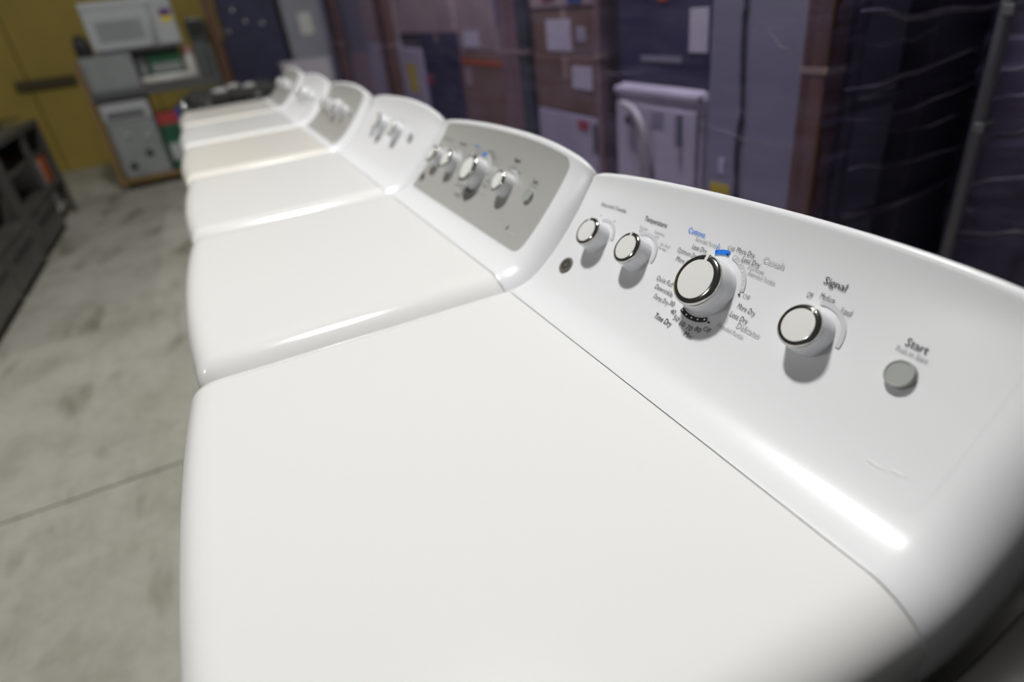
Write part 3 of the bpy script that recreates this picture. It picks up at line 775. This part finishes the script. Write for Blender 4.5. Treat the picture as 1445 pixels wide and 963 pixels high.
post('broad tan post between the two brown carton stacks', 2.83, 3.02, M_PINKPOST)
carton('brown carton with orange tape line behind the grey-panelled dryer', 3.05, 3.72, 0, T + .125, M_CARD, patches=((3.06, 3.70, .06, .085, M_ORNG, 'tape_line'), (3.56, 3.66, -.06, .04, M_CARD2, 'shipping_label')), grp=G, tape=False)
carton('pale pink carton on the carton with the orange tape line', 3.05, 3.72, T + .13, T + .66, M_CARD2, XB + .006, 2.25, patches=((3.08, 3.14, .25, .45, M_BLUE, 'blue_print'), (3.4, 3.62, .15, .23, M_PAPER, 'paper_sheet')), grp=G)
carton('navy carton with red dot beside the yellow-labelled carton', 3.76, 4.44, 0, T + .09, M_NAVY, patches=((4.30, 4.39, -.10, -.03, M_RED, 'red_dot'),), grp=G, tape=False)
carton('flat navy carton on the navy carton with the red dot', 3.76, 4.44, T + .095, T + .22, M_NAVY, grp=G)
carton('pale pink carton on the flat navy carton', 3.76, 4.44, T + .225, T + .62, M_CARD2, grp=G)
carton('white carton with bright yellow label behind the third dryer', 4.47, 4.98, 0, T + .12, M_LILAC, patches=((4.66, 4.85, -.18, .02, M_YELP, 'yellow_label'),), grp=G, tape=False)
carton('dark narrow carton on the yellow-labelled carton', 4.47, 4.98, T + .125, T + .22, M_DKUNIT, XB + .02, 2.2, grp=G, tape=False)
carton('pink carton high on the yellow-labelled stack', 4.47, 4.98, T + .222, T + .7, M_CARD2, XB + .01, 2.2, grp=G)
post('tan timber post at the left of the yellow-labelled carton', 5.03, 5.30, M_POSTB, XB - .06, XB - .005)
carton('pale grey carton left of the tan timber post', 5.34, 6.0, 0, T + .16, M_LILAC, patches=((5.36, 5.6, -.3, .1, M_CARD2, 'pale_side'),), grp=G, tape=False)
carton('pink carton on the pale grey carton beyond the tan post', 5.34, 6.0, T + .165, T + .66, M_CARD2, grp=G)
carton('dim purple carton before the farthest brown post', 6.04, 6.85, 0, T + .05, M_CARD2, XB + .01, 2.2, grp=G, tape=False)
carton('dim grey carton stacked before the farthest brown post', 6.04, 6.85, T + .055, T + .62, M_FRIDGE, XB + .03, 2.2, grp=G, tape=False)
post('farthest brown post of the wrapped stock', 6.9, 7.2, M_POSTB, XB - .06, XB - .005)
# stock standing across the far end
carton('dark navy cabinet at the far end behind the gas range', 7.95, 8.5, 0, T + .30, M_NAVY, .52, 1.15, False, 'navy_cabinet', 'cabinet', ())
carton('navy crate on top of the dark navy cabinet', 7.97, 8.45, T + .301, T + .70, M_NAVY, .55, 1.13, True, 'crate', 'crate', ((7.98, 8.4, .36, .40, M_FRIDGE, 'print_band'),))
for i, (x, z) in enumerate(((.60, .36), (.80, .44), (.97, .40), (.70, .56))):
    t = thing('glint_disc', ['leftmost', 'second', 'third', 'topmost'][i] + ' small added disc standing in for a glint on the navy crate', 'disc', (x, 7.96, T + z), 'added glint discs on the navy crate')
    link('disc', cached('dsc', lambda: lathe_mesh('disc', [(.016, 0), (.019, .006), (.010, .012)], 16, cap0=True)), M_STEEL, t).rotation_euler = (math.pi / 2, 0, 0)  # steel discs added in place of bare glints on the stock
t = thing('timber_post', 'brown post at the left end of the dark navy cabinet', 'post', (.455, 7.9, 0), 'upright posts in front of the wrapped stock')
box('upright', .41, .50, 7.86, 7.94, 0, 2.2, M_POSTB, t, .006); box('foot_plate', .40, .51, 7.85, 7.95, 0, .012, M_STEELD, t, .002)
t = thing('upright_freezer', 'grey freezer with pale square sticker at the far end', 'freezer', (1.42, 8.25, 0))
box('body', 1.2, 1.66, 8.0, 8.5, .02, T + .75, M_FRIDGE, t, .015)
box('door', 1.205, 1.655, 7.965, 7.998, .05, T + .74, M_FRIDGE, t, .012)
box('sticker', 1.36, 1.50, 7.96, 7.966, T + .24, T + .46, M_WHITEP, t, .001)
box('plinth', 1.22, 1.64, 8.02, 8.48, 0, .021, M_RUBBER, t, .002)
carton('pale carton on the floor before the grey freezer', 7.5, 7.9, 0, T + .0, M_LILAC, 1.0, 1.52, True)
# right edge: metal pole and pale wrapped unit
M_RIGHT = mat('dim_purple_carton', (0.13, 0.115, 0.14), 0.6, noise=.45, nscale=6)
M_POLE = mat('pole_paint', (0.15, 0.145, 0.18), 0.45, noise=.2, nscale=9)
t = thing('metal_pole', 'slim grey metal pole at the upper right', 'pole', (1.79, .80, 0))
tube('shaft', [(1.79, .80, .012), (1.79, .80, 2.3)], .015, M_POLE, t, 14)
box('base_plate', 1.74, 1.84, .75, .85, 0, .012, M_STEELD, t, .002)
for z in (.9, 1.15): box('bracket', 1.765, 1.815, .774, .80, z, z + .022, M_STEEL, t, .003)
carton('purple-grey wrapped carton at the right edge beyond the pole', .30, .93, 0, T + .16, M_RIGHT, 2.02, 2.6, True)
carton('dark wrapped carton stacked at the right edge', .30, .93, T + .165, T + .6, M_RIGHT, 2.05, 2.6, True)

# stretch film hung over the stock
def film():
    m = bpy.data.materials.new('stretch_film'); m.use_nodes = True; nt = m.node_tree
    for n in list(nt.nodes): nt.nodes.remove(n)
    o = nt.nodes.new('ShaderNodeOutputMaterial'); tr = nt.nodes.new('ShaderNodeBsdfTransparent'); tr.inputs[0].default_value = (.80, .77, .90, 1)
    gl = nt.nodes.new('ShaderNodeBsdfGlossy'); gl.inputs[0].default_value = (.85, .85, 1, 1); gl.inputs['Roughness'].default_value = .16
    df = nt.nodes.new('ShaderNodeBsdfDiffuse'); df.inputs[0].default_value = (.40, .36, .62, 1)
    tl = nt.nodes.new('ShaderNodeBsdfTranslucent'); tl.inputs[0].default_value = (.40, .36, .62, 1)
    a = nt.nodes.new('ShaderNodeMixShader'); a.inputs[0].default_value = .3; nt.links.new(df.outputs[0], a.inputs[1]); nt.links.new(tl.outputs[0], a.inputs[2])
    b = nt.nodes.new('ShaderNodeMixShader'); nt.links.new(tr.outputs[0], b.inputs[1]); nt.links.new(a.outputs[0], b.inputs[2])
    geo = nt.nodes.new('ShaderNodeNewGeometry'); mp = nt.nodes.new('ShaderNodeMapping'); mp.inputs['Scale'].default_value = (2, 2, 14); mp.inputs['Rotation'].default_value = (.25, 0, 0)
    nt.links.new(geo.outputs['Position'], mp.inputs[0])
    n = nt.nodes.new('ShaderNodeTexNoise'); n.inputs['Scale'].default_value = 1.6; n.inputs['Detail'].default_value = 6; nt.links.new(mp.outputs[0], n.inputs['Vector'])
    mr = nt.nodes.new('ShaderNodeMapRange'); mr.inputs[1].default_value = .35; mr.inputs[2].default_value = .75; mr.inputs[3].default_value = .03; mr.inputs[4].default_value = .16
    nt.links.new(n.outputs['Fac'], mr.inputs[0]); nt.links.new(mr.outputs[0], b.inputs[0])
    bp = nt.nodes.new('ShaderNodeBump'); bp.inputs['Strength'].default_value = .8; bp.inputs['Distance'].default_value = .02; nt.links.new(n.outputs['Fac'], bp.inputs['Height'])
    nt.links.new(bp.outputs[0], gl.inputs['Normal'])
    lw = nt.nodes.new('ShaderNodeMath'); lw.operation = 'MULTIPLY'; lw.inputs[1].default_value = .45; nt.links.new(mr.outputs[0], lw.inputs[0])
    c = nt.nodes.new('ShaderNodeMixShader'); nt.links.new(lw.outputs[0], c.inputs[0]); nt.links.new(b.outputs[0], c.inputs[1]); nt.links.new(gl.outputs[0], c.inputs[2])
    nt.links.new(c.outputs[0], o.inputs[0]); return m
M_FILM = film()
def film_sheet(label, a, b, z0, z1, seed, amp=.010, folds=()):
    """wrinkled sheet between plan points a and b, hanging from z1 to z0"""
    r = random.Random(seed); A = Vector((a[0], a[1], 0)); B = Vector((b[0], b[1], 0)); d = (B - A); L = d.length; d.normalize(); nrm = Vector((-d.y, d.x, 0))
    nu = max(6, int(L / .05)); nv = 34 if not folds else 170; ph = [(r.uniform(3, 16), r.uniform(4, 22), r.uniform(0, 6.3), r.uniform(.3, 1)) for _ in range(6)]
    vs = []; fs = []; c = (A + B) / 2 + Vector((0, 0, z0))
    for j in range(nv + 1):
        for i in range(nu + 1):
            u = L * i / nu; v = z0 + (z1 - z0) * j / nv
            w = sum(k * math.sin(p * u + q * v + f) for p, q, f, k in ph) / 3 * amp + sum(.014 * math.exp(-((v - fz - .03 * math.sin(3 * u + fz)) / .014) ** 2) for fz in folds)
            vs.append(A + d * u + nrm * w + Vector((0, 0, v)) - c)
    for j in range(nv):
        for i in range(nu):
            q = j * (nu + 1) + i; fs.append((q, q + 1, q + nu + 2, q + nu + 1))
    o = link('plastic_film', mesh('plastic_film', vs, fs, True), M_FILM); o.location = c
    tag(o, label, 'plastic film', 'purplish stretch film over the stock')
    return o
FX = XB - .12
M_FOLD = mat('film_fold', (0.24, 0.22, 0.29), 0.25, noise=.8, nscale=7)
def fold(parent, p, q, r, seed):
    rr = random.Random(seed); P = Vector(p); Q = Vector(q); n = 7; pts = []
    for i in range(n + 1):
        t = i / n; pts.append(P.lerp(Q, t) + Vector((0, 0, -.018 * math.sin(math.pi * t) + rr.uniform(-.007, .007))))
    tube('film_fold', curve_pts(pts, 3), r, M_FOLD, parent, 6, True)
f1 = film_sheet('purplish stretch film over the refrigerator side and washer back', (FX, 1.0), (FX, 2.11), .01, 1.75, 1)
film_sheet('purplish stretch film over the labelled brown cartons', (FX, 2.115), (FX, 2.92), .01, 1.75, 2)
film_sheet('purplish stretch film over the orange-taped carton', (FX, 2.925), (FX, 3.74), .01, 1.75, 3)
film_sheet('purplish stretch film over the navy and yellow-labelled cartons', (FX, 3.745), (FX, 5.16), .01, 1.75, 4)
film_sheet('purplish stretch film over the farthest side cartons', (FX, 5.165), (FX, 7.25), .01, 1.75, 5)
f6 = film_sheet('glossy stretch film across the dark shelved unit at right', (FX + .005, .985), (2.68, .985), .01, 1.75, 6, .016, (T - .35, T - .22, T - .1, T + .02, T + .10, T + .2, T + .25))
f7 = film_sheet('glossy folded film at the right edge beyond the slim pole', (1.95, .25), (1.95, .92), .01, 1.75, 7, .016, (T - .3, T - .12, T + .0, T + .08, T + .15))

for i, (xa, xb, za, zb, r) in enumerate(((1.52, 2.05, .275, .24, .009), (1.50, 1.98, .112, .142, .0050), (1.53, 2.10, .034, .058, .0036), (1.56, 2.06, -.085, -.118, .0055), (1.58, 2.02, -.225, -.196, .0050), (1.62, 1.98, .0, -.02, .0025), (1.55, 1.85, .20, .22, .0025))):
    fold(f6, (xa, .957, T + za), (xb, .957, T + zb), r, 40 + i)
for i, (ya, yb, za, zb, r) in enumerate(((.90, .6, .09, .19, .006), (.91, .55, .02, .13, .004), (.90, .62, -.09, .06, .007), (.9, .6, -.2, -.06, .004), (.88, .5, -.33, -.2, .006))):
    fold(f7, (1.925, ya, T + za), (1.925, yb, T + zb), r, 60 + i)
for i, (ya, za, yb, zb, r) in enumerate(((1.45, .0, 1.05, -.025, .0014), (1.17, .25, 1.06, .19, .0018), (1.95, .115, 1.6, .14, .0016))):
    fold(f1, (FX - .018, ya, T + za), (FX - .018, yb, T + zb), r, 80 + i)
